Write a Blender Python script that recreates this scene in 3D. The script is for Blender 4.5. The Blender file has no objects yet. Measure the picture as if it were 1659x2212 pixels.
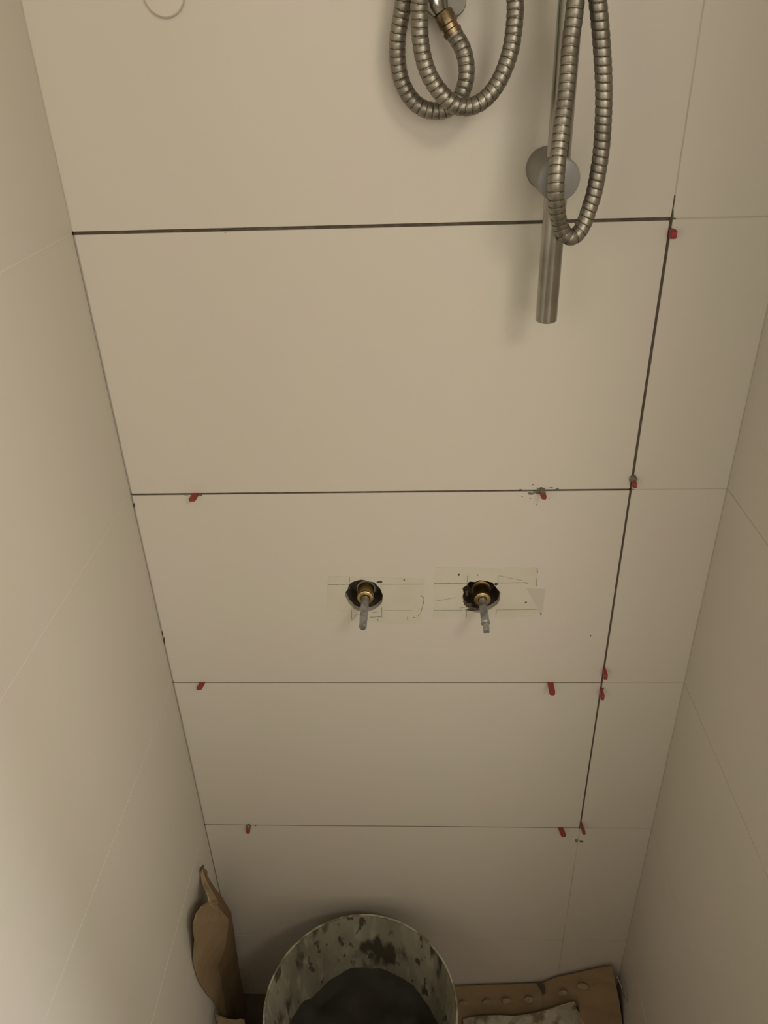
import bpy, bmesh, math, random
import numpy as np
from mathutils import Vector, Matrix
random.seed(7)
SC = bpy.context.scene
COL = SC.collection

# ------------------------------------------------------------------ camera
F_PX = 1688.07
CAM = Vector((0.347556, -0.817413, 1.067790))
PITCH, YAW, ROLL = 1.0362601, 0.0493100, -0.0342340
ROT = Matrix.Rotation(YAW, 3, 'Z') @ Matrix.Rotation(PITCH, 3, 'X') @ Matrix.Rotation(ROLL, 3, 'Z')
cd = bpy.data.cameras.new('camera'); cam = bpy.data.objects.new('camera', cd); COL.objects.link(cam)
cam.matrix_world = Matrix.Translation(CAM) @ ROT.to_4x4()
cd.sensor_fit = 'HORIZONTAL'; cd.sensor_width = 36; cd.lens = 36 * F_PX / 1659
cd.clip_start = 0.02
SC.camera = cam

# ------------------------------------------------------------------ light, exposure
W = bpy.data.worlds.new('world'); SC.world = W; W.use_nodes = True
W.node_tree.nodes['Background'].inputs[0].default_value = (1, .9, .75, 1)
W.node_tree.nodes['Background'].inputs[1].default_value = 0.05
SC.view_settings.view_transform = 'Standard'; SC.view_settings.look = 'None'
SC.view_settings.exposure = 0.0; SC.view_settings.gamma = 1.0
SC.view_settings.use_curve_mapping = False

def area_light(name, loc, aim, size, power, color, shape='DISK', sy=None):
    l = bpy.data.lights.new(name, 'AREA'); l.energy = power; l.color = color; l.shape = shape; l.size = size
    if sy: l.size_y = sy
    o = bpy.data.objects.new(name, l); COL.objects.link(o); o.location = loc
    o.rotation_euler = (Vector(aim) - Vector(loc)).to_track_quat('-Z', 'Y').to_euler()
    return o
PW = dict(ceiling=8.5, front_fill=19, left=3.0, right=7.6, low=4.6)
area_light('ceiling_lamp_light', (1.00, -1.45, 1.80), (.35, 0, .55), .42, PW['ceiling'], (1, .90, .76))
area_light('front_fill_light', (.70, -2.60, 1.30), (.40, 0, .55), 1.5, PW['front_fill'], (1, .92, .80), 'RECTANGLE', 1.0)
area_light('left_fill_light', (-.40, -1.35, 1.10), (.71, -.15, .6), .8, PW['left'], (1, .92, .80))  # unseen fill added to brighten the right wall
area_light('right_fill_light', (1.45, -1.05, 1.15), (.0, -.25, .3), .35, PW['right'], (1, .92, .80))  # sideways fill added to lift the left wall
area_light('low_fill_light', (1.30, -.685, .12), (.0, -.52, .05), .12, PW['low'], (.97, .97, 1))  # small added light, brightens the low front end of the left wall

# ------------------------------------------------------------------ helpers
def at(u, v, y):
    d = ROT @ Vector(((u - 829.5) / F_PX, -(v - 1106) / F_PX, -1)); t = (y - CAM.y) / d.y
    return CAM + d * t
def atx(u, v, x):
    d = ROT @ Vector(((u - 829.5) / F_PX, -(v - 1106) / F_PX, -1)); t = (x - CAM.x) / d.x
    return CAM + d * t

def tag(o, label=None, cat=None, group=None, kind=None):
    if label: o['label'] = label
    if cat: o['category'] = cat
    if group: o['group'] = group
    if kind: o['kind'] = kind
    return o
def empty(name, loc, label, cat, group=None):
    o = bpy.data.objects.new(name, None); COL.objects.link(o); o.location = loc; o.empty_display_size = .02
    return tag(o, label, cat, group)
def link(name, me, mats, parent=None, smooth=False):
    if not isinstance(mats, (list, tuple)): mats = [mats]
    for m in mats: me.materials.append(m)
    o = bpy.data.objects.new(name, me); COL.objects.link(o)
    if parent is not None:
        o.parent = parent; o.matrix_parent_inverse = Matrix.Translation(-parent.location)
    if smooth:
        for p in me.polygons: p.use_smooth = True
    return o
def from_pydata(name, vs, fs, mats, parent=None, smooth=False):
    me = bpy.data.meshes.new(name); me.from_pydata([tuple(v) for v in vs], [], fs); me.update()
    return link(name, me, mats, parent, smooth)
def from_bm(name, bm, mats, parent=None, smooth=False):
    me = bpy.data.meshes.new(name); bmesh.ops.recalc_face_normals(bm, faces=bm.faces); bm.to_mesh(me); bm.free()
    return link(name, me, mats, parent, smooth)
def sharp(o, ang=35):
    o.data.set_sharp_from_angle(angle=math.radians(ang)); return o
def add_box(bm, a, b, mat=0, bevel=0):
    r = bmesh.ops.create_cube(bm, size=1); vs = r['verts']
    for v in vs:
        v.co = Vector(((a[i] + b[i]) / 2 + v.co[i] * abs(b[i] - a[i])) for i in range(3))
    fs = list({f for v in vs for f in v.link_faces})
    for f in fs: f.material_index = mat
    if bevel:
        es = list({e for v in vs for e in v.link_edges})
        r = bmesh.ops.bevel(bm, geom=es, offset=bevel, segments=2, affect='EDGES')
        for f in r['faces']: f.material_index = mat
def lathe(name, prof, base, axis, mats, parent=None, n=48, fm=None):
    """prof: list of (radius, height along axis)"""
    q = Vector((0, 0, 1)).rotation_difference(Vector(axis).normalized())
    vs, fs = [], []
    for r, h in prof:
        for k in range(n):
            a = 2 * math.pi * k / n
            vs.append(Vector(base) + q @ Vector((r * math.cos(a), r * math.sin(a), h)))
    for i in range(len(prof) - 1):
        for k in range(n):
            k2 = (k + 1) % n
            fs.append((i * n + k, i * n + k2, (i + 1) * n + k2, (i + 1) * n + k))
    o = from_pydata(name, vs, fs, mats, parent, True)
    if fm:
        for j, p in enumerate(o.data.polygons): p.material_index = fm(j // n)
    bm = bmesh.new(); bm.from_mesh(o.data); bmesh.ops.remove_doubles(bm, verts=bm.verts, dist=1e-6)
    bmesh.ops.recalc_face_normals(bm, faces=bm.faces); bm.to_mesh(o.data); bm.free()
    for p in o.data.polygons: p.use_smooth = True
    return sharp(o)

# ------------------------------------------------------------------ materials
def mat(name, color, rough=.5, metal=0, spec=.5, noise=None, bump=None, detail=6):
    """noise: list of (scale, colour2, lo, hi) layers mixed over the base; bump: (scale, strength)"""
    m = bpy.data.materials.new(name); m.use_nodes = True; nt = m.node_tree; b = nt.nodes['Principled BSDF']
    b.inputs['Roughness'].default_value = rough; b.inputs['Metallic'].default_value = metal
    b.inputs['Specular IOR Level'].default_value = spec
    b.inputs['Base Color'].default_value = (*color, 1)
    tc = nt.nodes.new('ShaderNodeTexCoord'); last = None
    for sc, c2, lo, hi in (noise or []):
        n = nt.nodes.new('ShaderNodeTexNoise'); n.inputs['Scale'].default_value = sc if not isinstance(sc, tuple) else 1
        n.inputs['Detail'].default_value = detail
        if isinstance(sc, tuple):
            mp = nt.nodes.new('ShaderNodeMapping'); mp.inputs['Scale'].default_value = sc
            nt.links.new(tc.outputs['Object'], mp.inputs[0]); nt.links.new(mp.outputs[0], n.inputs['Vector'])
        else: nt.links.new(tc.outputs['Object'], n.inputs['Vector'])
        r = nt.nodes.new('ShaderNodeMapRange'); r.inputs['From Min'].default_value = lo; r.inputs['From Max'].default_value = hi
        nt.links.new(n.outputs['Fac'], r.inputs['Value'])
        x = nt.nodes.new('ShaderNodeMix'); x.data_type = 'RGBA'
        nt.links.new(r.outputs[0], x.inputs['Factor'])
        if last is None: x.inputs['A'].default_value = (*color, 1)
        else: nt.links.new(last, x.inputs['A'])
        x.inputs['B'].default_value = (*c2, 1); last = x.outputs['Result']
    if last: nt.links.new(last, b.inputs['Base Color'])
    if bump:
        n = nt.nodes.new('ShaderNodeTexNoise'); n.inputs['Scale'].default_value = bump[0]; n.inputs['Detail'].default_value = 5
        nt.links.new(tc.outputs['Object'], n.inputs['Vector'])
        bp = nt.nodes.new('ShaderNodeBump'); bp.inputs['Strength'].default_value = bump[1]; bp.inputs['Distance'].default_value = .002
        nt.links.new(n.outputs['Fac'], bp.inputs['Height']); nt.links.new(bp.outputs[0], b.inputs['Normal'])
    return m
M_TILE = mat('white_tile', (.645, .60, .53), .42, spec=.3, noise=[(3.0, (.63, .605, .515), .35, .7), (7.0, (.65, .595, .54), .45, .75)], detail=2)
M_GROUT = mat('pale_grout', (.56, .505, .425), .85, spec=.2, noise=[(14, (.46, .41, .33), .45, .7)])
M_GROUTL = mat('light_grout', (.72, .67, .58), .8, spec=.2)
M_BACK = mat('dark_adhesive_bed', (.095, .076, .056), .9, spec=.2, noise=[(90, (.14, .12, .095), .45, .7)], bump=(120, .5))
M_PAINT = mat('room_paint', (.62, .57, .48), .8)
M_FLOOR = mat('floor_cement', (.16, .13, .10), .85, noise=[(12, (.10, .08, .06), .4, .65)])
M_CHROME = mat('dull_chrome', (.40, .395, .355), .22, 1, noise=[(25, (.29, .285, .25), .45, .7)])
M_HOSE = mat('steel_hose', (.32, .30, .25), .42, .9, noise=[(30, (.21, .195, .16), .45, .7)])
M_HOSE_DK = mat('hose_groove', (.09, .08, .06), .5, .6)
M_BRASS = mat('brass', (.66, .50, .25), .28, 1, noise=[(80, (.40, .29, .14), .45, .7)])
M_STEEL = mat('zinc_spindle', (.40, .41, .42), .38, .85, noise=[(120, (.20, .20, .20), .5, .7)])
M_PLAST = mat('grey_plastic', (.235, .232, .222), .38, spec=.5)
M_PLASTD = mat('dark_grey_plastic', (.21, .20, .175), .45, spec=.4)
M_WHITE = mat('white_plastic', (.66, .61, .52), .4, spec=.4)
M_RED = mat('red_plastic', (.31, .050, .048), .5, spec=.3, noise=[(200, (.25, .05, .045), .4, .7)])
M_BRONZE = mat('tarnished_brass', (.33, .25, .15), .38, 1, noise=[(90, (.14, .10, .055), .42, .6)])
M_TAPE = mat('masking_tape', (.625, .595, .50), .6, spec=.3, noise=[(25, (.595, .57, .465), .4, .65)])
M_TAPE2 = mat('masking_tape_fold', (.56, .515, .44), .6, spec=.3)  # darker tape tone for the folded corner
M_PENCIL = mat('pencil', (.22, .195, .15), .7, noise=[(150, (.48, .44, .36), .5, .66)])
M_MORTAR = mat('dried_adhesive', (.20, .20, .155), .9, spec=.2, noise=[(200, (.13, .125, .10), .4, .65)], bump=(250, .4))
M_SPECK = mat('dark_speck', (.07, .055, .035), .8)
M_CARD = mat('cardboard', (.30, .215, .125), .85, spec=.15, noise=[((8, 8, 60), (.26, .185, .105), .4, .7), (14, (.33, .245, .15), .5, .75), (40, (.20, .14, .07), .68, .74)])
M_CARD_DK = mat('cardboard_dark', (.21, .15, .085), .9, spec=.15, noise=[(18, (.20, .13, .07), .4, .7)])  # darker cardboard tone for the dark face, curls and side flap
M_CARDT = mat('torn_paper', (.42, .33, .22), .9, spec=.15, noise=[(60, (.33, .24, .14), .4, .65)])
M_PALE = mat('plaster_smear', (.42, .39, .31), .9, spec=.2, noise=[(35, (.20, .16, .10), .48, .60), (90, (.50, .46, .36), .55, .7)])
M_BUCKET = mat('bucket_black', (.07, .062, .045), .5, spec=.4)
M_SMEAR = mat('bucket_smeared', (.33, .32, .245), .8, spec=.25,
              noise=[((16, 16, 5), (.22, .21, .155), .38, .62), ((60, 60, 14), (.40, .385, .31), .52, .70), ((24, 24, 9), (.075, .065, .045), .59, .67), ((70, 70, 30), (.09, .08, .058), .60, .66)], bump=(60, .35))
M_WET = mat('wet_adhesive', (.045, .043, .033), .75, spec=.25, noise=[(20, (.03, .027, .02), .4, .7)], bump=(25, 1.0))
M_LAMP = mat('lamp_glass', (.9, .88, .8), .5)

# ------------------------------------------------------------------ the setting
RX = 0.7125; FLOOR = -0.50; CEIL = 1.85; HZ = .30544
TOP = CEIL
JA, JB, JC, JD, JE = .9158, .6110, .3060, -.0010, -.306
JX = .6003

def curve_slab(polys, y0, y1, mi, bm, bev=0.0):
    """flat slab in the x-z plane between y0 (front) and y1 (back), outline polys[0] with holes polys[1:]"""
    cu = bpy.data.curves.new('tmp', 'CURVE'); cu.dimensions = '2D'; cu.fill_mode = 'BOTH'; cu.extrude = abs(y1 - y0) / 2
    for pts in polys:
        s = cu.splines.new('POLY'); s.points.add(len(pts) - 1); s.use_cyclic_u = True
        for p, (x, z) in zip(s.points, pts): p.co = (x, z, 0, 1)
    o = bpy.data.objects.new('tmp', cu); me = bpy.data.meshes.new_from_object(o)
    me.transform(Matrix.Translation((0, (y0 + y1) / 2, 0)) @ Matrix.Rotation(math.pi / 2, 4, 'X'))
    n0 = len(bm.faces); bm.from_mesh(me); bm.faces.ensure_lookup_table()
    for f in bm.faces[n0:]: f.material_index = mi
    bpy.data.objects.remove(o); bpy.data.curves.remove(cu); bpy.data.meshes.remove(me)

HOLES = [(.2778, .4568, .0243), (.4292, .4548, .0243)]
def hole_poly(i, scale=1.0, rough=1.0):
    cx, cz, r = HOLES[i]; rnd = random.Random(11 + i); pts = []; n = 26
    for k in range(n):
        a = -2 * math.pi * k / n; q = 1 + rough * rnd.uniform(-.05, .045)
        if rough and i == 1 and 3.5 < (-a) % (2 * math.pi) < 4.2: q += .10
        pts.append((cx + math.cos(a) * r * q * scale, cz + math.sin(a) * r * q * scale * 1.06))
    return pts

bm = bmesh.new()
# bed behind the tiles, with holes, and the cavity behind it
bed = [(-.02, FLOOR - .02), (RX + .02, FLOOR - .02), (RX + .02, TOP), (-.02, TOP)]
curve_slab([bed, hole_poly(0, 1.04, .5), hole_poly(1, 1.04, .5)], .008, .045, 1, bm)
add_box(bm, (-.02, .040, FLOOR - .02), (RX + .02, .060, TOP), 1)
# main column of tiles: jagged lips are cut into the tile with the two holes
def rect(x0, z0, x1, z1): return [(x0, z0), (x1, z0), (x1, z1), (x0, z1)]
g = .0011
gA, gB, gC, gD = .0017, .0012, .0010, .0009
gv = .0014
def tile(x0, z0, x1, z1, y=0): add_box(bm, (x0, y, z0), (x1, .0085, z1), 0, .00025)
tile(.0006, JA + gA, JX - .0007, TOP)
tile(.0016, JB + gB, JX - gv - .0002, JA - gA)
curve_slab([rect(.0016, JC + gC, JX - gv, JB - gB), hole_poly(0), hole_poly(1)], 0, .0085, 0, bm)
tile(.0016, JD + gD, JX - gv + .0002, JC - gC)
tile(.0010, JE + .0006, JX - .0008, JD - gD)
tile(.0010, FLOOR, JX - .0008, JE - .0006)
# narrow column on the right
tile(JX + .0007, JA + .0008, RX - .0008, TOP)
tile(JX + gv, JB + .0006, RX - .0006, JA - .0008)
tile(JX + gv, JC + .0006, RX - .0006, JB - .0006)
tile(JX + gv - .0002, JD + .0005, RX - .0006, JC - .0006)
tile(JX + .0008, JE + .0006, RX - .0006, JD - .0005)
tile(JX + .0008, FLOOR, RX - .0006, JE - .0006)
# grouted joints (recessed a hair)
def grout(x0, z0, x1, z1, m=2, y=.0003): add_box(bm, (x0, y, z0), (x1, .0085, z1), m)
grout(JX - .0008, JA + .022, JX + .0008, TOP)
grout(JX - .0009, FLOOR, JX + .0009, JD - .004)
for z in (JA, JB, JC, JD, JE): grout(JX + .004, z - .0009, RX, z + .0009)
grout(0, JE - .0007, JX, JE + .0007)
# open joints: dark adhesive a little below the surface
grout(0, JA - gA, JX, JA + gA, 1, .0022); grout(0, JB - gB, JX, JB + gB, 1, .0010); grout(0, JC - gC, JX, JC + gC, 1, .0007); grout(0, JD - gD, JX, JD + gD, 1, .0006)
grout(JX - gv - .0002, JD, JX + gv, JA + .003, 1, .0010)
grout(-.0005, FLOOR, .0017, JA - .002, 2, .0014)
grout(-.0005, JA + .002, .0009, TOP, 2, .0001)
grout(RX - .0010, FLOOR, RX + .0005, TOP, 2, .0002)
wall = tag(from_bm('wall_back', bm, [M_TILE, M_BACK, M_GROUT]), kind='structure')

def side_wall(name, x, sgn, y_end, zs):
    bm = bmesh.new(); t = .009 * sgn
    edges = [FLOOR] + zs + [TOP]
    for i in range(len(edges) - 1):
        add_box(bm, (x, y_end, edges[i] + .0007), (x + t, .0, edges[i + 1] - .0007), 0, .0003)
    for z in zs: add_box(bm, (x + .00035 * sgn, y_end, z - .0008), (x + t, -.0005, z + .0008), 1)
    add_box(bm, (x + t, y_end, FLOOR - .02), (x + .10 * sgn, .06, TOP), 2)
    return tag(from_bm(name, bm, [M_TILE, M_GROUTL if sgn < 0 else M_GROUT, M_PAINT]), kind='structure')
side_wall('wall_left', 0.0, -1, -.62, [JE, JD, JC, JB, JA, JA + HZ * 1.0, JA + 2 * HZ])
side_wall('wall_right', RX, 1, -.56, [JE, JD, JC, JB, JA, JA + HZ, JA + 2 * HZ])
bm = bmesh.new(); add_box(bm, (-1.3, -2.75, FLOOR - .03), (2.0, .06, FLOOR)); tag(from_bm('floor', bm, M_FLOOR), kind='structure')
bm = bmesh.new(); add_box(bm, (-1.3, -2.75, CEIL), (2.0, .06, CEIL + .03)); tag(from_bm('ceiling', bm, M_PAINT), kind='structure')
bm = bmesh.new(); add_box(bm, (-1.3, -2.8, FLOOR), (2.0, -2.7, CEIL)); tag(from_bm('wall_front', bm, M_PAINT), kind='structure')
bm = bmesh.new(); add_box(bm, (-1.3, -2.7, FLOOR), (-1.2, -.62, CEIL)); tag(from_bm('wall_room_left', bm, M_PAINT), kind='structure')
bm = bmesh.new(); add_box(bm, (-1.2, -.62, FLOOR), (-.1, -.52, CEIL)); tag(from_bm('wall_room_corner', bm, M_PAINT), kind='structure')
bm = bmesh.new(); add_box(bm, (1.95, -2.7, FLOOR), (2.05, -.56, CEIL)); tag(from_bm('wall_room_right', bm, M_PAINT), kind='structure')
bm = bmesh.new(); add_box(bm, (RX + .1, -.56, FLOOR), (1.95, -.46, CEIL)); tag(from_bm('wall_room_back', bm, M_PAINT), kind='structure')
# half-height light blocker added behind the camera, darkens the lower back wall
bm = bmesh.new(); add_box(bm, (-1.2, -1.16, FLOOR), (1.95, -1.10, .64), 0, .004); tag(from_bm('wall_light_blocker', bm, M_PAINT), kind='structure')

# ------------------------------------------------------------------ ceiling lamp (its light is above)
t = empty('ceiling_lamp', (1.0, -1.45, CEIL), 'round white lamp under the bathroom ceiling outside the shower', 'lamp')
lathe('lamp_base', [(0, 0), (.16, 0), (.16, .018), (.15, .022), (0, .022)], (1.0, -1.45, CEIL), (0, 0, -1), M_WHITE, t)

# ------------------------------------------------------------------ shower rail with bracket
PX, PY, PR = .4752, -.060, .0103
t = empty('shower_rail', (PX, 0, .9655), 'round dull chrome riser rail standing off the wall, its lower end hanging free', 'rail')
lathe('rail_tube', [(.0001, .0), (PR - .0035, .0), (PR - .0028, .0), (PR - .0028, -.0), (PR - .001, -.0008), (PR, .0004), (PR, .70), (0, .70)],
      (PX, PY, .8352), (0, 0, 1), M_CHROME, t)
bx = .4737
lathe('wall_bracket', [(.0, 0), (.0186, 0), (.0192, .0015), (.0192, .004), (.0183, .0045), (.0183, .079), (.0176, .0815), (.0160, .0825), (0, .0828)],
      (bx, .0, .9655), (0, -1, 0), [M_PLASTD, M_PLAST], t, n=64, fm=lambda i: 1 if i >= 5 else 0)
b = lathe('wall_bracket', [(0, 0), (.0186, 0), (.0183, .08), (0, .082)], (bx, .0, 1.48), (0, -1, 0), M_PLASTD, t)
# hand-shower holder above the frame that carries the long hose
t2 = empty('hose_holder', (PX, PY, 1.24), 'chrome sliding holder on the upper part of the shower rail', 'holder')
lathe('clamp', [(PR + .0002, 0), (.020, 0), (.020, .045), (PR + .0002, .045)], (PX, PY, 1.22), (0, 0, 1), M_CHROME, t2)
lathe('hook', [(0, 0), (.011, 0), (.011, .05), (0, .052)], (PX, PY - .018, 1.245), (.0, -1, .25), M_CHROME, t2)

# ------------------------------------------------------------------ hoses
def catmull(P, step=.0007):
    P = [2 * P[0] - P[1]] + P + [2 * P[-1] - P[-2]]; out = []
    for i in range(1, len(P) - 2):
        n = 40
        for k in range(n):
            s = k / n; a, b, c, d = P[i - 1], P[i], P[i + 1], P[i + 2]
            out.append(.5 * ((2 * b) + (c - a) * s + (2 * a - 5 * b + 4 * c - d) * s * s + (3 * b - a - 3 * c + d) * s ** 3))
    out.append(P[-2])
    # smooth, then resample by arc length
    for _ in range(30): out = [out[0]] + [(out[i - 1] + 2 * out[i] + out[i + 1]) / 4 for i in range(1, len(out) - 1)] + [out[-1]]
    L = [0]
    for a, b in zip(out, out[1:]): L.append(L[-1] + (b - a).length)
    n = int(L[-1] / step); res = []; j = 0
    for k in range(n + 1):
        s = L[-1] * k / n
        while j < len(L) - 2 and L[j + 1] < s: j += 1
        f = (s - L[j]) / max(L[j + 1] - L[j], 1e-9); res.append(out[j].lerp(out[j + 1], f))
    return res, L[-1]
def hose_mesh(name, P, R, pitch, parent, n=28, flip=1):
    pts, L = catmull(P); N = len(pts); vs = []; fs = []; mi = []
    tan = [(pts[min(i + 1, N - 1)] - pts[max(i - 1, 0)]).normalized() for i in range(N)]
    nrm = tan[0].orthogonal().normalized(); prev = tan[0]
    rr = []
    for i in range(N):
        nrm = (prev.rotation_difference(tan[i]) @ nrm).normalized(); prev = tan[i]; bn = tan[i].cross(nrm)
        s = L * i / (N - 1)
        for k in range(n):
            a = 2 * math.pi * k / n
            ph = (s / pitch + .22 * math.cos(a + .6)) % 1.0
            # an interlocked strip: convex band, step down into a narrow groove
            if ph < .84: q = .975 - .03 * abs(2 * ph / .84 - 1) ** 3 + .03 * ph * flip
            else: q = .90
            vs.append(pts[i] + (nrm * math.cos(a) + bn * math.sin(a)) * R * q); rr.append(ph)
    for i in range(N - 1):
        for k in range(n):
            k2 = (k + 1) % n; fs.append((i * n + k, i * n + k2, (i + 1) * n + k2, (i + 1) * n + k)); mi.append(1 if rr[i * n + k] > .85 else 0)
    o = from_pydata(name, vs, fs, [M_HOSE, M_HOSE_DK], parent, True)
    for p, m in zip(o.data.polygons, mi): p.material_index = m
    return o
def path(pts): return [at(u, v, y) for u, v, y in pts]

# coiled hose: brass end -> down -> small loop -> over the top (above the frame) -> large loop -> up
t = empty('coiled_shower_hose', at(950, 20, -.03), 'ribbed steel shower hose hanging in two overlapping loops left of the rail, brass ended', 'hose')
P = path([(978, 70, -.030), (988, 84, -.031), (1001, 110, -.034), (1008, 146, -.036), (1005, 180, -.036), (993, 211, -.035), (972, 233, -.033), (945, 240, -.030), (914, 234, -.028), (888, 213, -.026),
          (870, 181, -.025), (860.5, 145, -.025), (858, 108, -.026), (860, 72, -.027), (866, 36, -.028), (872, 0, -.030)])
top = P[-1]
P += [top + Vector((.008, -.002, .045)), top + Vector((.030, -.006, .085)), top + Vector((.065, -.012, .095))]
Q = path([(1113, 0, -.050), (1112.5, 36, -.051), (1109, 72, -.052), (1103, 108, -.053), (1091, 146, -.055), (1075, 180, -.056), (1054, 208, -.057), (1031, 225, -.058), (1006, 232, -.058), (981, 226, -.058), (956, 205, -.057),
          (934, 175, -.056), (919.5, 143, -.055), (911, 108, -.054), (907, 72, -.053), (906, 36, -.052), (906, 0, -.052)])
P += [Q[0] + Vector((-.018, .004, .065)), Q[0] + Vector((-.004, .002, .035))] + Q
e = P[-1]; P += [e + Vector((.004, -.004, .05)), e + Vector((.03, -.012, .11)), e + Vector((.09, -.02, .14)), Vector((PX - .022, PY - .045, 1.235))]
hose_mesh('hose_tube', P, .00735, .0059, t)
a, b2 = at(957, 28, -.027), at(980, 74, -.0305)
ax = (b2 - a)
lathe('end_ferrule', [(0, 0), (.0078, 0), (.0082, .001), (.0082, .010), (.0072, .011), (.0070, .0145), (.0082, .0155), (.0084, ax.length - .003), (.0076, ax.length + .0005), (0, ax.length + .0005)], a, ax, M_BRONZE, t)
# chrome outlet elbow behind the coil, only its lower edge is in the frame
t = empty('wall_outlet', (at(968, 0, 0).x, 0, 1.112), 'chrome hose outlet on the wall at the top edge, between the hose loops', 'pipe fitting')
oc = at(962, -22, -.020)
lathe('flange', [(0, 0), (.021, 0), (.0215, .002), (.017, .006), (.009, .008), (.009, .03), (0, .03)], (oc.x + .004, 0, oc.z + .010), (0, -1, 0), M_CHROME, t)
s0 = a + (a - b2).normalized() * .0225
lathe('swivel_nut', [(0, 0), (.0085, 0), (.0108, .003), (.0118, .010), (.0112, .017), (.0088, .0215), (.0080, .0235), (0, .0235)], s0 - Vector((.003, 0, 0)), (b2 - a), M_CHROME, t, n=10)
lathe('elbow', [(0, 0), (.010, 0), (.0115, .004), (.0115, .012), (.0105, .016), (0, .016)], at(974, 9, -.008), (.1, -1, .1), M_PLASTD, t)

# long hose in front of the rail
t = empty('hanging_shower_hose', at(1232, 513, -.085), 'ribbed steel shower hose hanging in one long narrow loop in front of the rail', 'hose')
yl = -.088
P = path([(1247, -60, -.084), (1243.5, 0, -.085), (1238, 50, -.086), (1231.5, 100, -.087), (1223.5, 200, -.087), (1210, 300, -.089), (1203.5, 360, -.096), (1201, 410, -.098), (1202.5, 450, -.092), (1209, 482, -.084), (1219, 504, -.081), (1233, 513, -.080),
          (1247, 506, -.078), (1261, 484, -.076), (1273, 450, -.075), (1283, 418, -.075), (1294, 360, -.075), (1301, 300, -.075), (1304.5, 200, -.076), (1300, 100, -.078), (1291, 0, -.080), (1283, -60, -.081)])
P = [Vector((PX + .012, PY - .035, 1.245))] + [P[0] + Vector((0.002, .0, .05))] + P + [P[-1] + Vector((-.008, 0, .05)), Vector((PX + .024, PY - .040, 1.245))]
hose_mesh('hose_tube', P, .00745, .0063, t, flip=-1)

# ------------------------------------------------------------------ round cap high on the wall
c = at(355, -14, 0)
cc = bpy.data.meshes.new('x')
o = lathe('wall_plug', [(0, 0), (.0178, 0), (.0182, .001), (.0182, .0035), (.0172, .0048), (.010, .0053), (0, .0055)], c, (0, -1, 0), M_WHITE, None)
tag(o, 'small round white plug on the tiles at the top left', 'plug')

# ------------------------------------------------------------------ valves
def valve(x, z, tip, yb, label, tipstyle):
    t = empty('tap_valve', (x, .045, z), label, 'valve', 'tap spindles in the wall holes')
    lathe('valve_body', [(0, 0), (.0160, 0), (.0160, .010), (.0128, .013), (.0125, .026), (0, .028)], (x, .041, z), (0, -1, 0), M_BRONZE if tipstyle else M_PLASTD, t, n=40)
    # brass thread
    prof = [(.0108, 0)]; h = .001; L = .026 + .001
    y0 = .026
    while h < (y0 - yb) - .0035:
        if tipstyle == 0 and h > .008: prof += [(.0104, h), (.0108, h + .0006), (.0104, h + .0012)]
        else: prof += [(.0105, h), (.0105, h + .001)]
        h += .0016
    E = y0 - yb
    prof += [(.0106, E - .003), (.0104, E - .0008), (.0092, E), (.0062, E), (.0060, E - .006), (0, E - .006)]
    lathe('brass_collar', prof, (x, y0, z), (0, -1, 0), M_BRASS, t, n=40)
    r = .0052 if tipstyle else .0050; E2 = yb - tip
    if tipstyle == 0:
        prof = [(0, -.004), (r, -.004), (r, E2 - .017), (r * .94, E2 - .0165), (r * .94, E2 - .003), (r * .55, E2), (0, E2)]
        lathe('spindle', prof, (x, yb, z), (0, -1, 0), M_STEEL, t, n=24)
    else:
        prof = [(0, -.004), (r, -.004), (r, E2 - .022), (r * 1.05, E2 - .020), (r * 1.05, E2 - .016), (r * .78, E2 - .0145), (0, E2 - .0145)]
        lathe('spindle', prof, (x, yb, z), (0, -1, 0), M_STEEL, t, n=24)
        bm = bmesh.new(); add_box(bm, (x - .0033, tip, z - .0037), (x + .0037, tip + .016, z + .0037), 0, .0007)
        sharp(from_bm('square_tip', bm, M_STEEL, t), 30)
    return t
valve(.2795, .4575, -.0675, -.0065, 'bare tap spindle with threaded brass collar in the left of the two wall holes', 0)
valve(.4303, .4560, -.0720, -.0095, 'bare tap spindle with smooth brass collar and square tip in the right wall hole', 1)

# ------------------------------------------------------------------ masking tape with pencil lines
def ribbon(bm, a, b, w, y, mi):
    d = (b - a); d.y = 0; d.normalize(); n = Vector((-d.z, 0, d.x)) * w / 2
    vs = [bm.verts.new((p.x, y, p.z)) for p in (a - n, b - n, b + n, a + n)]
    f = bm.faces.new(vs); f.material_index = mi
def poly_patch(bm, pix, y, mi, holes=None, thick=.0003):
    pts = [at(u, v, 0) for u, v in pix]; pts = [(p.x, p.z) for p in pts]
    curve_slab([pts] + (holes or []), y - thick, y, mi, bm)
def jag(a, b, n, amp, seed=0):
    rnd = random.Random(seed); out = []
    for k in range(n):
        s = k / n; out.append((a[0] + (b[0] - a[0]) * s + rnd.uniform(-amp, amp), a[1] + (b[1] - a[1]) * s + rnd.uniform(-amp, amp)))
    return out
def tape(label, outline, hole, lines, group='masking tape around the tap holes', extra=None):
    bm = bmesh.new()
    poly_patch(bm, outline, -.0001, 0, [hole_poly(hole, 1.03, 1.0)], .00025)
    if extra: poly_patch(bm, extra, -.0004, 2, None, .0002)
    for (u0, v0, u1, v1, w) in lines: ribbon(bm, at(u0, v0, 0), at(u1, v1, 0), w, -.00065 if extra else -.00045, 1)
    me = bpy.data.meshes.new('masking_tape'); bmesh.ops.remove_doubles(bm, verts=bm.verts, dist=1e-7); bm.to_mesh(me); bm.free()
    o = link('masking_tape', me, [M_TAPE, M_PENCIL, M_TAPE2]); return tag(o, label, 'tape', group)
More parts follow.
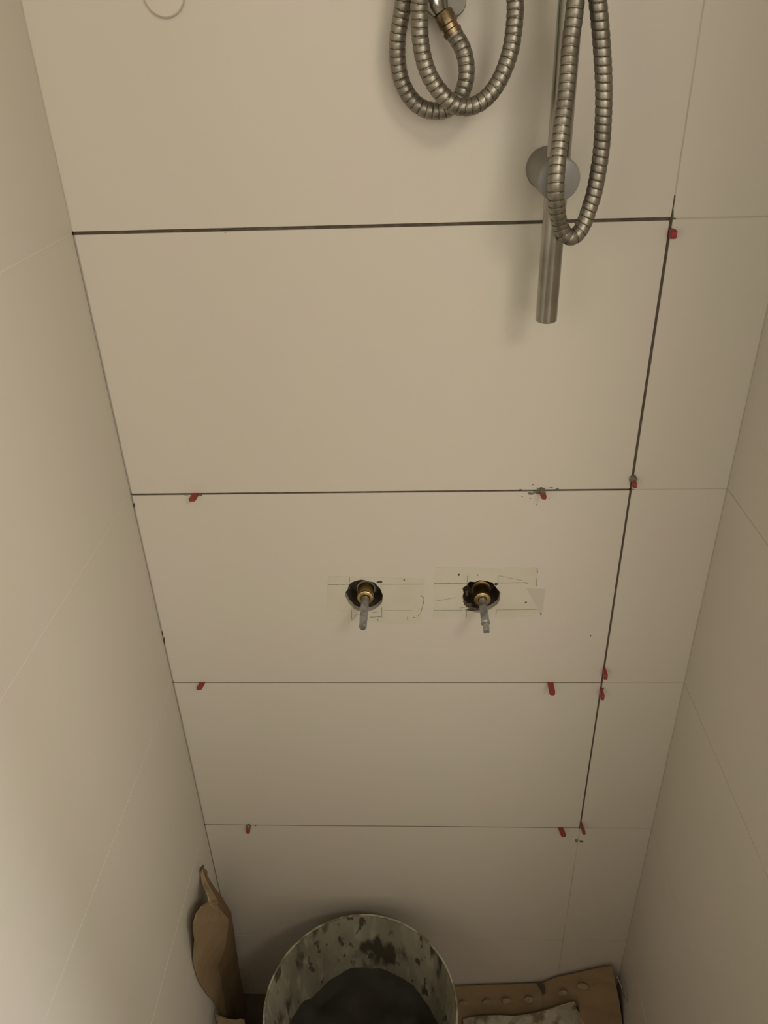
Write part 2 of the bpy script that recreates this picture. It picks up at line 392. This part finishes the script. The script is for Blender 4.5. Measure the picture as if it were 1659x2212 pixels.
out = jag((709, 1245), (918, 1250), 8, .8, 1) + jag((918, 1250), (916, 1287), 2, .6, 2) + jag((916, 1287), (909, 1349), 5, 1.5, 3) + jag((909, 1349), (704, 1341), 8, .8, 4) + jag((704, 1341), (709, 1245), 4, .8, 5)
tape('pale masking tape with pencil marks around the left tap hole', out, 0,
     [(708, 1263, 756, 1262.5, .0008), (823, 1262, 917, 1261.5, .0006), (735, 1319.5, 757, 1319, .0006), (828, 1318.5, 890, 1318.5, .0006), (755, 1246, 756, 1262, .0006), (759, 1316, 760, 1340, .0007),
      (823, 1257, 823.5, 1281, .0007), (824.5, 1312, 825, 1334, .0007), (799, 1333, 824, 1332, .0011), (802, 1323, 815, 1321.5, .0008), (760, 1340, 767, 1333, .0008), (767, 1333, 768, 1327, .0008), (768, 1327, 782, 1328, .0008),
      (908, 1285, 915.5, 1291, .0010), (915.5, 1291, 914.5, 1303, .0014), (914.5, 1303, 908, 1325, .0008), (908, 1325, 902, 1331, .0010), (880, 1332, 881, 1341, .0009), (893, 1333, 897, 1335, .0016)])
out = jag((941, 1225), (1162, 1226), 8, .8, 6) + jag((1162, 1226), (1158, 1271), 3, .7, 7) + jag((1158, 1272), (1178, 1272), 1, 0, 8) + jag((1178, 1272), (1169, 1330), 3, .8, 9) + [(1162, 1321)] + jag((1150, 1333), (935, 1336), 8, .8, 10) + jag((935, 1336), (941, 1225), 6, 1.0, 11)
tape('pale masking tape with pencil marks around the right tap hole, corner folded', out, 1,
     [(938, 1260, 1009, 1259.5, .0007), (1077, 1259, 1132, 1258, .0007), (1132, 1258, 1141, 1259.5, .0014), (936, 1318, 1000, 1317.5, .0005), (1072, 1317, 1160, 1316, .0005), (1010, 1243, 1009, 1266, .0007), (1076, 1243, 1075.5, 1262, .0006),
      (1008, 1319, 1007, 1334, .0006), (1072, 1319, 1071, 1334, .0006), (940, 1298, 985, 1290, .0005), (1078, 1243, 1130, 1254, .0004), (1160, 1227, 1161, 1237, .0010), (1160, 1248, 1158, 1266, .0006), (1168, 1323, 1169, 1330, .0016),
      (992, 1313, 1006, 1311, .0008)],
     extra=[(1137, 1271), (1178, 1273), (1169, 1329), (1158, 1308)])

# ------------------------------------------------------------------ adhesive smears and specks
def blob_patch(bm, u, v, ru, rv, seed, h=.0006, n=14, y=0, jagged=.35):
    rnd = random.Random(seed); c = at(u, v, y); ring = []
    for k in range(n):
        a = 2 * math.pi * k / n; q = 1 + rnd.uniform(-jagged, jagged)
        p = at(u + math.cos(a) * ru * q, v + math.sin(a) * rv * q, y); ring.append(p)
    lo = [bm.verts.new((p.x, y + .0002, p.z)) for p in ring]
    hi = [bm.verts.new(((p.x * .8 + c.x * .2), y - h, (p.z * .8 + c.z * .2))) for p in ring]
    m = bm.verts.new((c.x, y - h * 1.15, c.z))
    for k in range(n):
        k2 = (k + 1) % n; bm.faces.new((lo[k], lo[k2], hi[k2], hi[k])); bm.faces.new((hi[k], hi[k2], m))
bm = bmesh.new()
blob_patch(bm, 1169, 1062, 11, 9, 3, .0016, 16)
blob_patch(bm, 1147, 1066, 7, 2.5, 5); blob_patch(bm, 1151, 1047, 3.2, 1.3, 6); blob_patch(bm, 1145.5, 1076, 2, 1.4, 7); blob_patch(bm, 1128, 1072, 1.5, .9, 8)
blob_patch(bm, 1186, 1077, 1.1, 1, 9); blob_patch(bm, 1204, 1055.5, 4, 1.1, 10); blob_patch(bm, 1159, 1091, 1.3, 1.3, 12); blob_patch(bm, 1190, 1052, 5, 1, 13)
for p in ((1136, 1060, 8, 1.1), (1125, 1058, 3, 1.5), (1160, 1064, 8, 3)): blob_patch(bm, *p, 15)
o = from_bm('adhesive_smear', bm, M_MORTAR, None, True); tag(o, 'grey-green smear of tile adhesive with crumbs across the joint above the right tap', 'adhesive')
bm = bmesh.new()
specks = [(991, 1242, 2.7, 2.5, -.0003), (1032, 1242, 1.7, 1.5, -.0003), (1136, 1301, 2.6, 1.6, -.0003), (873, 1253, 1.5, 2, -.0003), (816, 1339, 2.2, 1.2, -.0003), (1275.5, 1373, 1.5, 1.4, 0),
          (290, 1091, 2.2, 5, 0), (355, 1384, 1.8, 9, 0), (351, 1368, 1.3, 6, 0), (487, 502, 2, 1, 0), (411, 1771, .8, 1, 0)]
for i, (u, v, a, b_, y) in enumerate(specks):
    if u == 411: continue
    blob_patch(bm, u, v, a, b_, 30 + i, .0005, 10, y, .25)
for i, (u, v, a, b_) in enumerate([(1012, 1307, 8, 5), (1022, 1316.5, 18, 2.2), (1004, 1300, 4, 2), (754, 1270, 3.5, 2.5), (820, 1257, 6, 3), (1072, 1262, 4, 3), (1008, 1282, 3, 7)]):
    blob_patch(bm, u, v, a, b_, 70 + i, .0005, 12, -.0003, .35)
sp = from_bm('adhesive_specks', bm, M_SPECK, wall, True)
# crumbs on joints
bm = bmesh.new()
blob_patch(bm, 403, 1068, 6, 1.8, 50, .0008); blob_patch(bm, 433, 1070, 5, 1.4, 51, .0006); blob_patch(bm, 488, 494, 14, 1.1, 52, .0003); blob_patch(bm, 1405, 780, 2, 6, 53, .0004)
blob_patch(bm, 1245, 1816, 3.2, 4, 54, .0005); blob_patch(bm, 1256, 1818, 5, 2.2, 55, .0005); blob_patch(bm, 552, 1783, 2, 1.4, 56, .0006); blob_patch(bm, 1303, 1487, 2.6, 2, 57, .0004); blob_patch(bm, 1456, 472, 6, 1.0, 58, .0003)
blob_patch(bm, 1454, 462, 1.4, 10, 59, .0003)
from_bm('adhesive_crumbs', bm, M_MORTAR, wall, True)

# ------------------------------------------------------------------ red tile wedges stuck in the joints
def wedge(x, z, L, vertical, label, skew=0.0, w=.0064, th=.0030, dirty=False):
    """a tongue sticking out of the wall; vertical: it sits in the upright joint"""
    bm = bmesh.new(); n = 10; rows = []
    prof = [(-.006, .5, .30), (0, .96, .55), (L * .55, 1.0, .85), (L * .85, .98, 1.0), (L * .96, .78, 1.0), (L, .45, .9)]
    for (d, ws, ts) in prof:
        a, b_ = ws * w / 2, ts * th / 2; ring = []
        for (p, q) in ((-1, -1), (1, -1), (1, 1), (-1, 1)):
            if vertical: v = (x + q * b_ + skew * d, -d, z + p * a)
            else: v = (x + p * a + skew * d, -d, z + q * b_)
            ring.append(bm.verts.new(v))
        rows.append(ring)
    for r0, r1 in zip(rows, rows[1:]):
        for k in range(4): bm.faces.new((r0[k], r0[(k + 1) % 4], r1[(k + 1) % 4], r1[k]))
    bm.faces.new(rows[-1]); bm.faces.new(rows[0][::-1])
    es = [e for e in bm.edges if abs(e.verts[0].co.y - e.verts[1].co.y) > 1e-5]
    bmesh.ops.bevel(bm, geom=es, offset=.0004, segments=2, affect='EDGES')
    bmesh.ops.recalc_face_normals(bm, faces=bm.faces); bmesh.ops.translate(bm, verts=bm.verts, vec=(-x, 0, -z))
    me = bpy.data.meshes.new('tile_wedge'); bm.to_mesh(me); bm.free(); me.materials.append(M_RED)
    for p in me.polygons: p.use_smooth = True
    me.set_sharp_from_angle(angle=math.radians(50))
    o = bpy.data.objects.new('tile_wedge', me); COL.objects.link(o); o.location = (x, 0, z)
    tag(o, label, 'tile wedge', 'red plastic wedges in the tile joints')
    if dirty:
        bm = bmesh.new(); bmesh.ops.create_icosphere(bm, subdivisions=2, radius=1)
        rnd = random.Random(int(x * 1000))
        for v in bm.verts:
            v.co = Vector((v.co.x * w * .62, v.co.y * L * .30, v.co.z * th * (1.6 if not vertical else 1))) * (1 + rnd.uniform(-.12, .12))
            v.co += Vector((x + skew * L * .25, -L * .18, z + (w * .45 if vertical else 0)))
        from_bm('adhesive_residue', bm, M_MORTAR, o, True)['label'] = 'grey adhesive residue on the wedge'
    return o
def wp(u, v): p = at(u, v, 0); return p.x, p.z
wedge(JX + .0005, .9030, .013, True, 'red plastic wedge in the upright joint just under the top right tile corner', .05, .0085, .0055)
wedge(JX + .0002, .6235, .015, True, 'red plastic wedge in the upright joint just above the joint over the taps', .0, .0075, .0040, True)
wedge(wp(423, 1069)[0], JB, .0165, False, 'red plastic wedge in the joint over the taps, at its left end', -.06, .0084)
wedge(wp(1170, 1060)[0], JB, .0195, False, 'red plastic wedge half buried in the grey adhesive smear', .02, .0062, dirty=True)
wedge(wp(438, 1477)[0], JC, .0140, False, 'red plastic wedge at the left end of the joint below the taps', -.16, .0078)
wedge(wp(1189, 1473)[0], JC, .0235, False, 'long red plastic wedge in the joint below the taps, right of the right tap', -.02, .0082)
wedge(JX, .3300, .0170, True, 'red plastic wedge in the upright joint, just above the joint crossing below the taps', -.03, .0098, .0046)
wedge(JX, .2930, .0175, True, 'red plastic wedge in the upright joint, just below the joint crossing below the taps', -.04, .0098, .0044)
wedge(wp(537.5, 1785)[0], JD, .0150, False, 'small red wedge in the lowest open joint, at its left end above the torn cardboard', .10, .0062, dirty=True)
wedge(wp(1211, 1786)[0], JD, .0160, False, 'red plastic wedge at the right end of the lowest open joint', .18, .0080)
wedge(JX, .0110, .0200, True, 'red plastic wedge in the lower end of the upright joint', .10, .0070, .0040)

# ------------------------------------------------------------------ bucket
BC = Vector((.2545, -.181, FLOOR)); H = .318
t = empty('mortar_bucket', BC, 'black round mixing bucket smeared inside with grey tile adhesive, standing on the floor', 'bucket')
R0, R1 = .126, .1475
out = [(0, .001), (R0 - .004, .001), (R0, .004), (R1 - .003, H - .03), (R1 - .001, H - .028), (R1 + .0005, H - .004), (R1 + .0005, H - .0012), (R1 - .0006, H), (R1 - .0022, H), (R1 - .003, H - .0012)]
inn = [(R1 - .0035, H - .02), (R1 - .006, H - .06), (R0 + .002, .10), (R0 - .004, .02), (0, .018)]
prof = out[:]
lathe('bucket_shell', out, BC, (0, 0, 1), [M_BUCKET, M_PALE], t, n=96, fm=lambda i: 1 if i >= 5 else 0)  # top of the rim coloured pale as a painted highlight line
# inside lining of dried adhesive: wavy thickness
vs, fs = [], []; n = 128; m = 26
for i in range(m + 1):
    s = i / m; zz = H - .0012 - s * (H - .10); r = (R1 - .003) + (R0 + .003 - R1 + .003) * s
    for k in range(n):
        a = 2 * math.pi * k / n
        w = .0018 * math.sin(9 * a + 7 * s) * math.sin(5 * a - 11 * s) * min(1, 4 * s) + .0012 * math.sin(23 * a) * s * s
        rr = r - .0004 - abs(w) - .0035 * s * (0.5 + .5 * math.sin(3 * a + 1))
        vs.append((BC.x + rr * math.cos(a), BC.y + rr * math.sin(a), FLOOR + zz))
for i in range(m):
    for k in range(n):
        k2 = (k + 1) % n; fs.append((i * n + k, i * n + k2, (i + 1) * n + k2, (i + 1) * n + k))
from_pydata('adhesive_lining', vs, fs, M_SMEAR, t, True)['label'] = 'dried grey adhesive coating the inner wall'
# adhesive left in the bucket
vs, fs = [(BC.x, BC.y, FLOOR + .165)], []; rings = 22
for i in range(1, rings + 1):
    r = i / rings
    for k in range(n):
        a = 2 * math.pi * k / n; R = .1345 * r
        z = .165 + .006 * math.sin(4 * a + 9 * r) * r + .004 * math.sin(7 * a - 5 * r) * r + .0022 * math.sin(17 * a + 3) * r ** 3 + (.014 + .007 * math.sin(3 * a + 2)) * max(0, r - .86) / .14
        vs.append((BC.x + R * math.cos(a), BC.y + R * math.sin(a), FLOOR + z))
for k in range(n): fs.append((0, 1 + k, 1 + (k + 1) % n))
for i in range(rings - 1):
    for k in range(n): fs.append((1 + i * n + k, 1 + (i + 1) * n + k, 1 + (i + 1) * n + (k + 1) % n, 1 + i * n + (k + 1) % n))
from_pydata('wet_adhesive', vs, fs, M_WET, t, True)['label'] = 'dark wet adhesive left in the bucket'

# ------------------------------------------------------------------ cardboard
def sheet(name, rows, mats, parent=None, thick=.0025, sub=3, mi=None, label=None, cat=None):
    """rows: list of rows of points -> surface with thickness"""
    R = len(rows); C = len(rows[0]); vs = [p for r in rows for p in r]; fs = []; ms = []
    for i in range(R - 1):
        for j in range(C - 1):
            fs.append((i * C + j, i * C + j + 1, (i + 1) * C + j + 1, (i + 1) * C + j)); ms.append(mi(i, j) if mi else 0)
    o = from_pydata(name, vs, fs, mats, parent, False)
    for p, k in zip(o.data.polygons, ms): p.material_index = k
    s = o.modifiers.new('thickness', 'SOLIDIFY'); s.thickness = thick; s.offset = 0
    if label: tag(o, label, cat)
    return o
# tall torn flap standing in the left corner: light face (torn left edge .. crease) and dark face (crease .. wall)
t = empty('torn_cardboard', (.05, -.07, FLOOR), 'tall torn strip of brown cardboard standing folded in the left corner beside the bucket', 'cardboard')
def row(l, c, r, yl, yc, yr, k=5):
    A, B, Cc = at(*l, yl), at(*c, yc), at(*r, yr); o = []
    for i in range(k): o.append(A.lerp(B, i / k))
    for i in range(k): o.append(B.lerp(Cc, i / k))
    return o + [Cc]
spec = [((449, 1948), (470, 1946), (492, 1962), -.105, -.085, -.040), ((436, 1958), (468, 1955), (498, 1972), -.125, -.085, -.030), ((424, 1975), (476, 1968), (499, 1984), -.140, -.082, -.028), ((419, 1995), (492, 1985), (502, 2000), -.150, -.078, -.028),
        ((418, 2012), (490, 2010), (505, 2020), -.152, -.078, -.028), ((421.5, 2030), (486, 2040), (509, 2050), -.153, -.080, -.028), ((419, 2055), (477, 2066), (513, 2080), -.155, -.082, -.030), ((418.5, 2080), (468, 2085), (518, 2110), -.158, -.084, -.030),
        ((422, 2105), (466, 2110), (524, 2140), -.158, -.086, -.030), ((432, 2125), (464, 2140), (532, 2180), -.155, -.09, -.032), ((442, 2135), (462, 2160), (538, 2212), -.150, -.093, -.034), ((449, 2150), (460, 2180), (545, 2260), -.140, -.096, -.036), ((452, 2168), (458, 2230), (552, 2330), -.120, -.10, -.040)]
rows = [row(*s) for s in spec]
# keep it clear of the left wall and above the floor
rows = [[Vector((max(p.x, .004), min(p.y, -.006), max(p.z, FLOOR + .002))) for p in r] for r in rows]
sheet('folded_panel', rows, [M_CARD, M_CARD_DK], t, .003, mi=lambda i, j: 0 if j < 5 else 1)
tip = [((433, 1877), (441, 1874), -.055, -.050), ((434, 1890), (444, 1885), -.062, -.052), ((437, 1905), (455, 1905), -.072, -.052), ((443, 1920), (466, 1922), -.085, -.050), ((449, 1935), (480, 1940), -.098, -.046), ((453, 1950), (494, 1964), -.105, -.036), ((458, 1960), (499, 1975), -.105, -.028)]
rows = [[at(*a, ya).lerp(at(*b, yb), k / 4) for k in range(5)] for a, b, ya, yb in tip]
rows = [[Vector((max(p.x, .003), p.y, p.z)) for p in r] for r in rows]
sheet('torn_tip', rows, [M_CARDT, M_CARD_DK], t, .0016, mi=lambda i, j: 0 if j < 2 else 1)
# curled ends of the torn paper
for (pts, w) in (([(433, 1880, -.055), (434, 1874, -.056), (438, 1869, -.058), (441, 1867, -.060)], .003), ([(440, 1876, -.052), (444, 1877, -.050), (448, 1881, -.052), (447, 1887, -.056)], .0028)):
    c = [at(*p) for p in pts]; rr = [[p, p + Vector((0, -.004, -w))] for p in c]
    sheet('torn_curl', rr, [M_CARD_DK], t, .0012)
# smaller torn piece in front of it at the bottom edge
e = [(445, 2192, -.135), (452, 2189, -.137), (463, 2190, -.137), (475, 2195, -.135), (490, 2202, -.132), (508, 2205, -.130), (520, 2202, -.129), (528, 2204, -.128)]
r0 = [at(*p) for p in e]; r0 = [Vector((max(p.x, .006), p.y, p.z)) for p in r0]
rows = [r0, [p + Vector((0, -.002, -.06)) for p in r0], [p + Vector((.001, -.004, -.12)) for p in r0], [Vector((p.x, p.y - .006, FLOOR + .003)) for p in r0]]
o = sheet('cardboard_scrap', rows, [M_CARDT], None, .003); tag(o, 'low piece of torn cardboard standing in front of the tall folded strip', 'cardboard')

# cardboard sheet lying on the floor, its back edge turned up the wall
t = empty('floor_cardboard', (.5, -.1, FLOOR), 'brown cardboard sheet on the floor right of the bucket, back edge turned up the wall', 'cardboard')
us = [955, 985, 1040, 1100, 1150, 1170, 1200, 1260, 1300, 1322]
vt = [2131, 2130, 2128, 2126, 2124, 2124, 2111, 2098, 2089, 2086]
vf = [2200, 2199, 2197, 2195, 2191, 2188, 2181, 2172, 2166, 2163]
yt = [-.005] * 5 + [-.006, -.006, -.006, -.007, -.008]
yf = [-.036] * 5 + [-.036, -.038, -.040, -.042, -.044]
r0 = [at(u, v, y) for u, v, y in zip(us, vt, yt)]
du = [0, 0, 0, 0, 0, 0, 2, 4, 8, 16]
r2 = [at(u + d, v, y) for u, v, y, d in zip(us, vf, yf, du)]
r1 = [a.lerp(b, .5) + Vector((0, .002, 0)) for a, b in zip(r0, r2)]
r3 = [Vector((p.x + (.010 if i > 7 else 0), -.075, FLOOR + .003 + (.012 if i > 7 else .004 if i > 5 else 0))) for i, p in enumerate(r2)]
r4 = [Vector((min(p.x + .006, RX - .03), -.40, FLOOR + .003)) for p in r2]
rows = [[Vector((p.x, p.y, max(p.z, FLOOR + .003))) for p in r] for r in (r0, r1, r2, r3, r4)]
sheet('back_flap', rows, [M_CARD], t, .003)
# narrow right flap standing along the right wall
fl = [[at(1326, 2094, -.012), at(1341, 2108, -.022), at(1352, 2165, -.045)], [at(1336, 2120, -.035), at(1349, 2140, -.040), at(1362, 2190, -.060)]]
e = [(1333, 2110, -.030), (1341, 2128, -.040), (1347, 2150, -.052), (1358, 2172, -.060), (1364, 2190, -.070)]
rr = [[at(*p), at(p[0] + 3, p[1] + 6, p[2])] for p in e]
sheet('torn_edge', rr, [M_PALE], t, .0012)['label'] = 'pale torn edge of the cardboard'
sheet('side_flap', [[Vector((RX - .030, -.060 - .05 * k, FLOOR + .004)), Vector((RX - .016, -.060 - .05 * k, FLOOR + .030 + .005 * (k % 2)))] for k in range(7)], [M_CARD_DK], t, .003)
# pale dots and smears on the sheet
def on_flap(u, v):
    j = max(0, min(len(us) - 2, next((i for i in range(len(us) - 1) if us[i + 1] > u), len(us) - 2)))
    s = (u - us[j]) / (us[j + 1] - us[j]); a = r0[j].lerp(r0[j + 1], s); b_ = r2[j].lerp(r2[j + 1], s)
    v0 = vt[j] + (vt[j + 1] - vt[j]) * s; v1 = vf[j] + (vf[j + 1] - vf[j]) * s; q = (v - v0) / (v1 - v0)
    y = a.y + (b_.y - a.y) * q
    return y
M_DOT = mat('pale_paper_dot', (.33, .26, .185), .9, noise=[(90, (.27, .20, .13), .45, .6)])
for i, (u, v, a_, b_) in enumerate([(1000, 2168, 8, 5), (1052, 2164, 9, 5), (1094, 2162, 9, 6), (1142, 2160, 10, 7), (1217, 2144.5, 9, 6.5), (1259, 2131, 12, 7)]):
    bm = bmesh.new(); rnd = random.Random(i); n = 14; ring = []
    for k in range(n):
        an = 2 * math.pi * k / n; q = 1 + rnd.uniform(-.15, .15); ring.append(at(u + math.cos(an) * a_ * q, v + math.sin(an) * b_ * q, on_flap(u, v + math.sin(an) * b_ * q) - .0040))
    bm.faces.new([bm.verts.new(p) for p in ring])
    d = from_bm('glue_dot', bm, M_DOT, t); d['label'] = 'pale round glue dot'
    d.modifiers.new('thickness', 'SOLIDIFY').thickness = .0004
# dark torn notch
bm = bmesh.new(); pl = [(1158, 2124), (1170, 2124.5), (1177, 2130), (1178, 2146), (1172, 2149), (1168, 2138)]
bm.faces.new([bm.verts.new(at(u, v, on_flap(u, v) - .0035)) for u, v in pl]); nn = from_bm('torn_notch', bm, M_SPECK, t); nn.modifiers.new('thickness', 'SOLIDIFY').thickness = .0004
# plaster / adhesive smeared on the flat part
rnd = random.Random(5); bm = bmesh.new(); pts = []
for x, v in [(1000, 2203), (1020, 2198), (1045, 2195), (1062, 2200), (1080, 2194), (1110, 2196), (1135, 2192), (1150, 2190), (1175, 2184), (1195, 2178), (1215, 2173), (1240, 2166), (1246, 2172), (1240, 2180), (1255, 2192), (1268, 2206), (1272, 2230)]:
    pts.append(at(x, v, -.046 - .0000 * x))
front = [Vector((pts[-1].x, -.13, FLOOR + .0065)), Vector((pts[0].x + .004, -.13, FLOOR + .0065))]
vv = [bm.verts.new(p + Vector((0, 0, .002))) for p in pts + front]
bmesh.ops.triangle_fill(bm, edges=[bm.edges.new((vv[i], vv[(i + 1) % len(vv)])) for i in range(len(vv))], use_beauty=True)
s = from_bm('plaster_smear', bm, M_PALE, t); s['label'] = 'pale dried adhesive smeared over the cardboard'
s.modifiers.new('thickness', 'SOLIDIFY').thickness = .0015
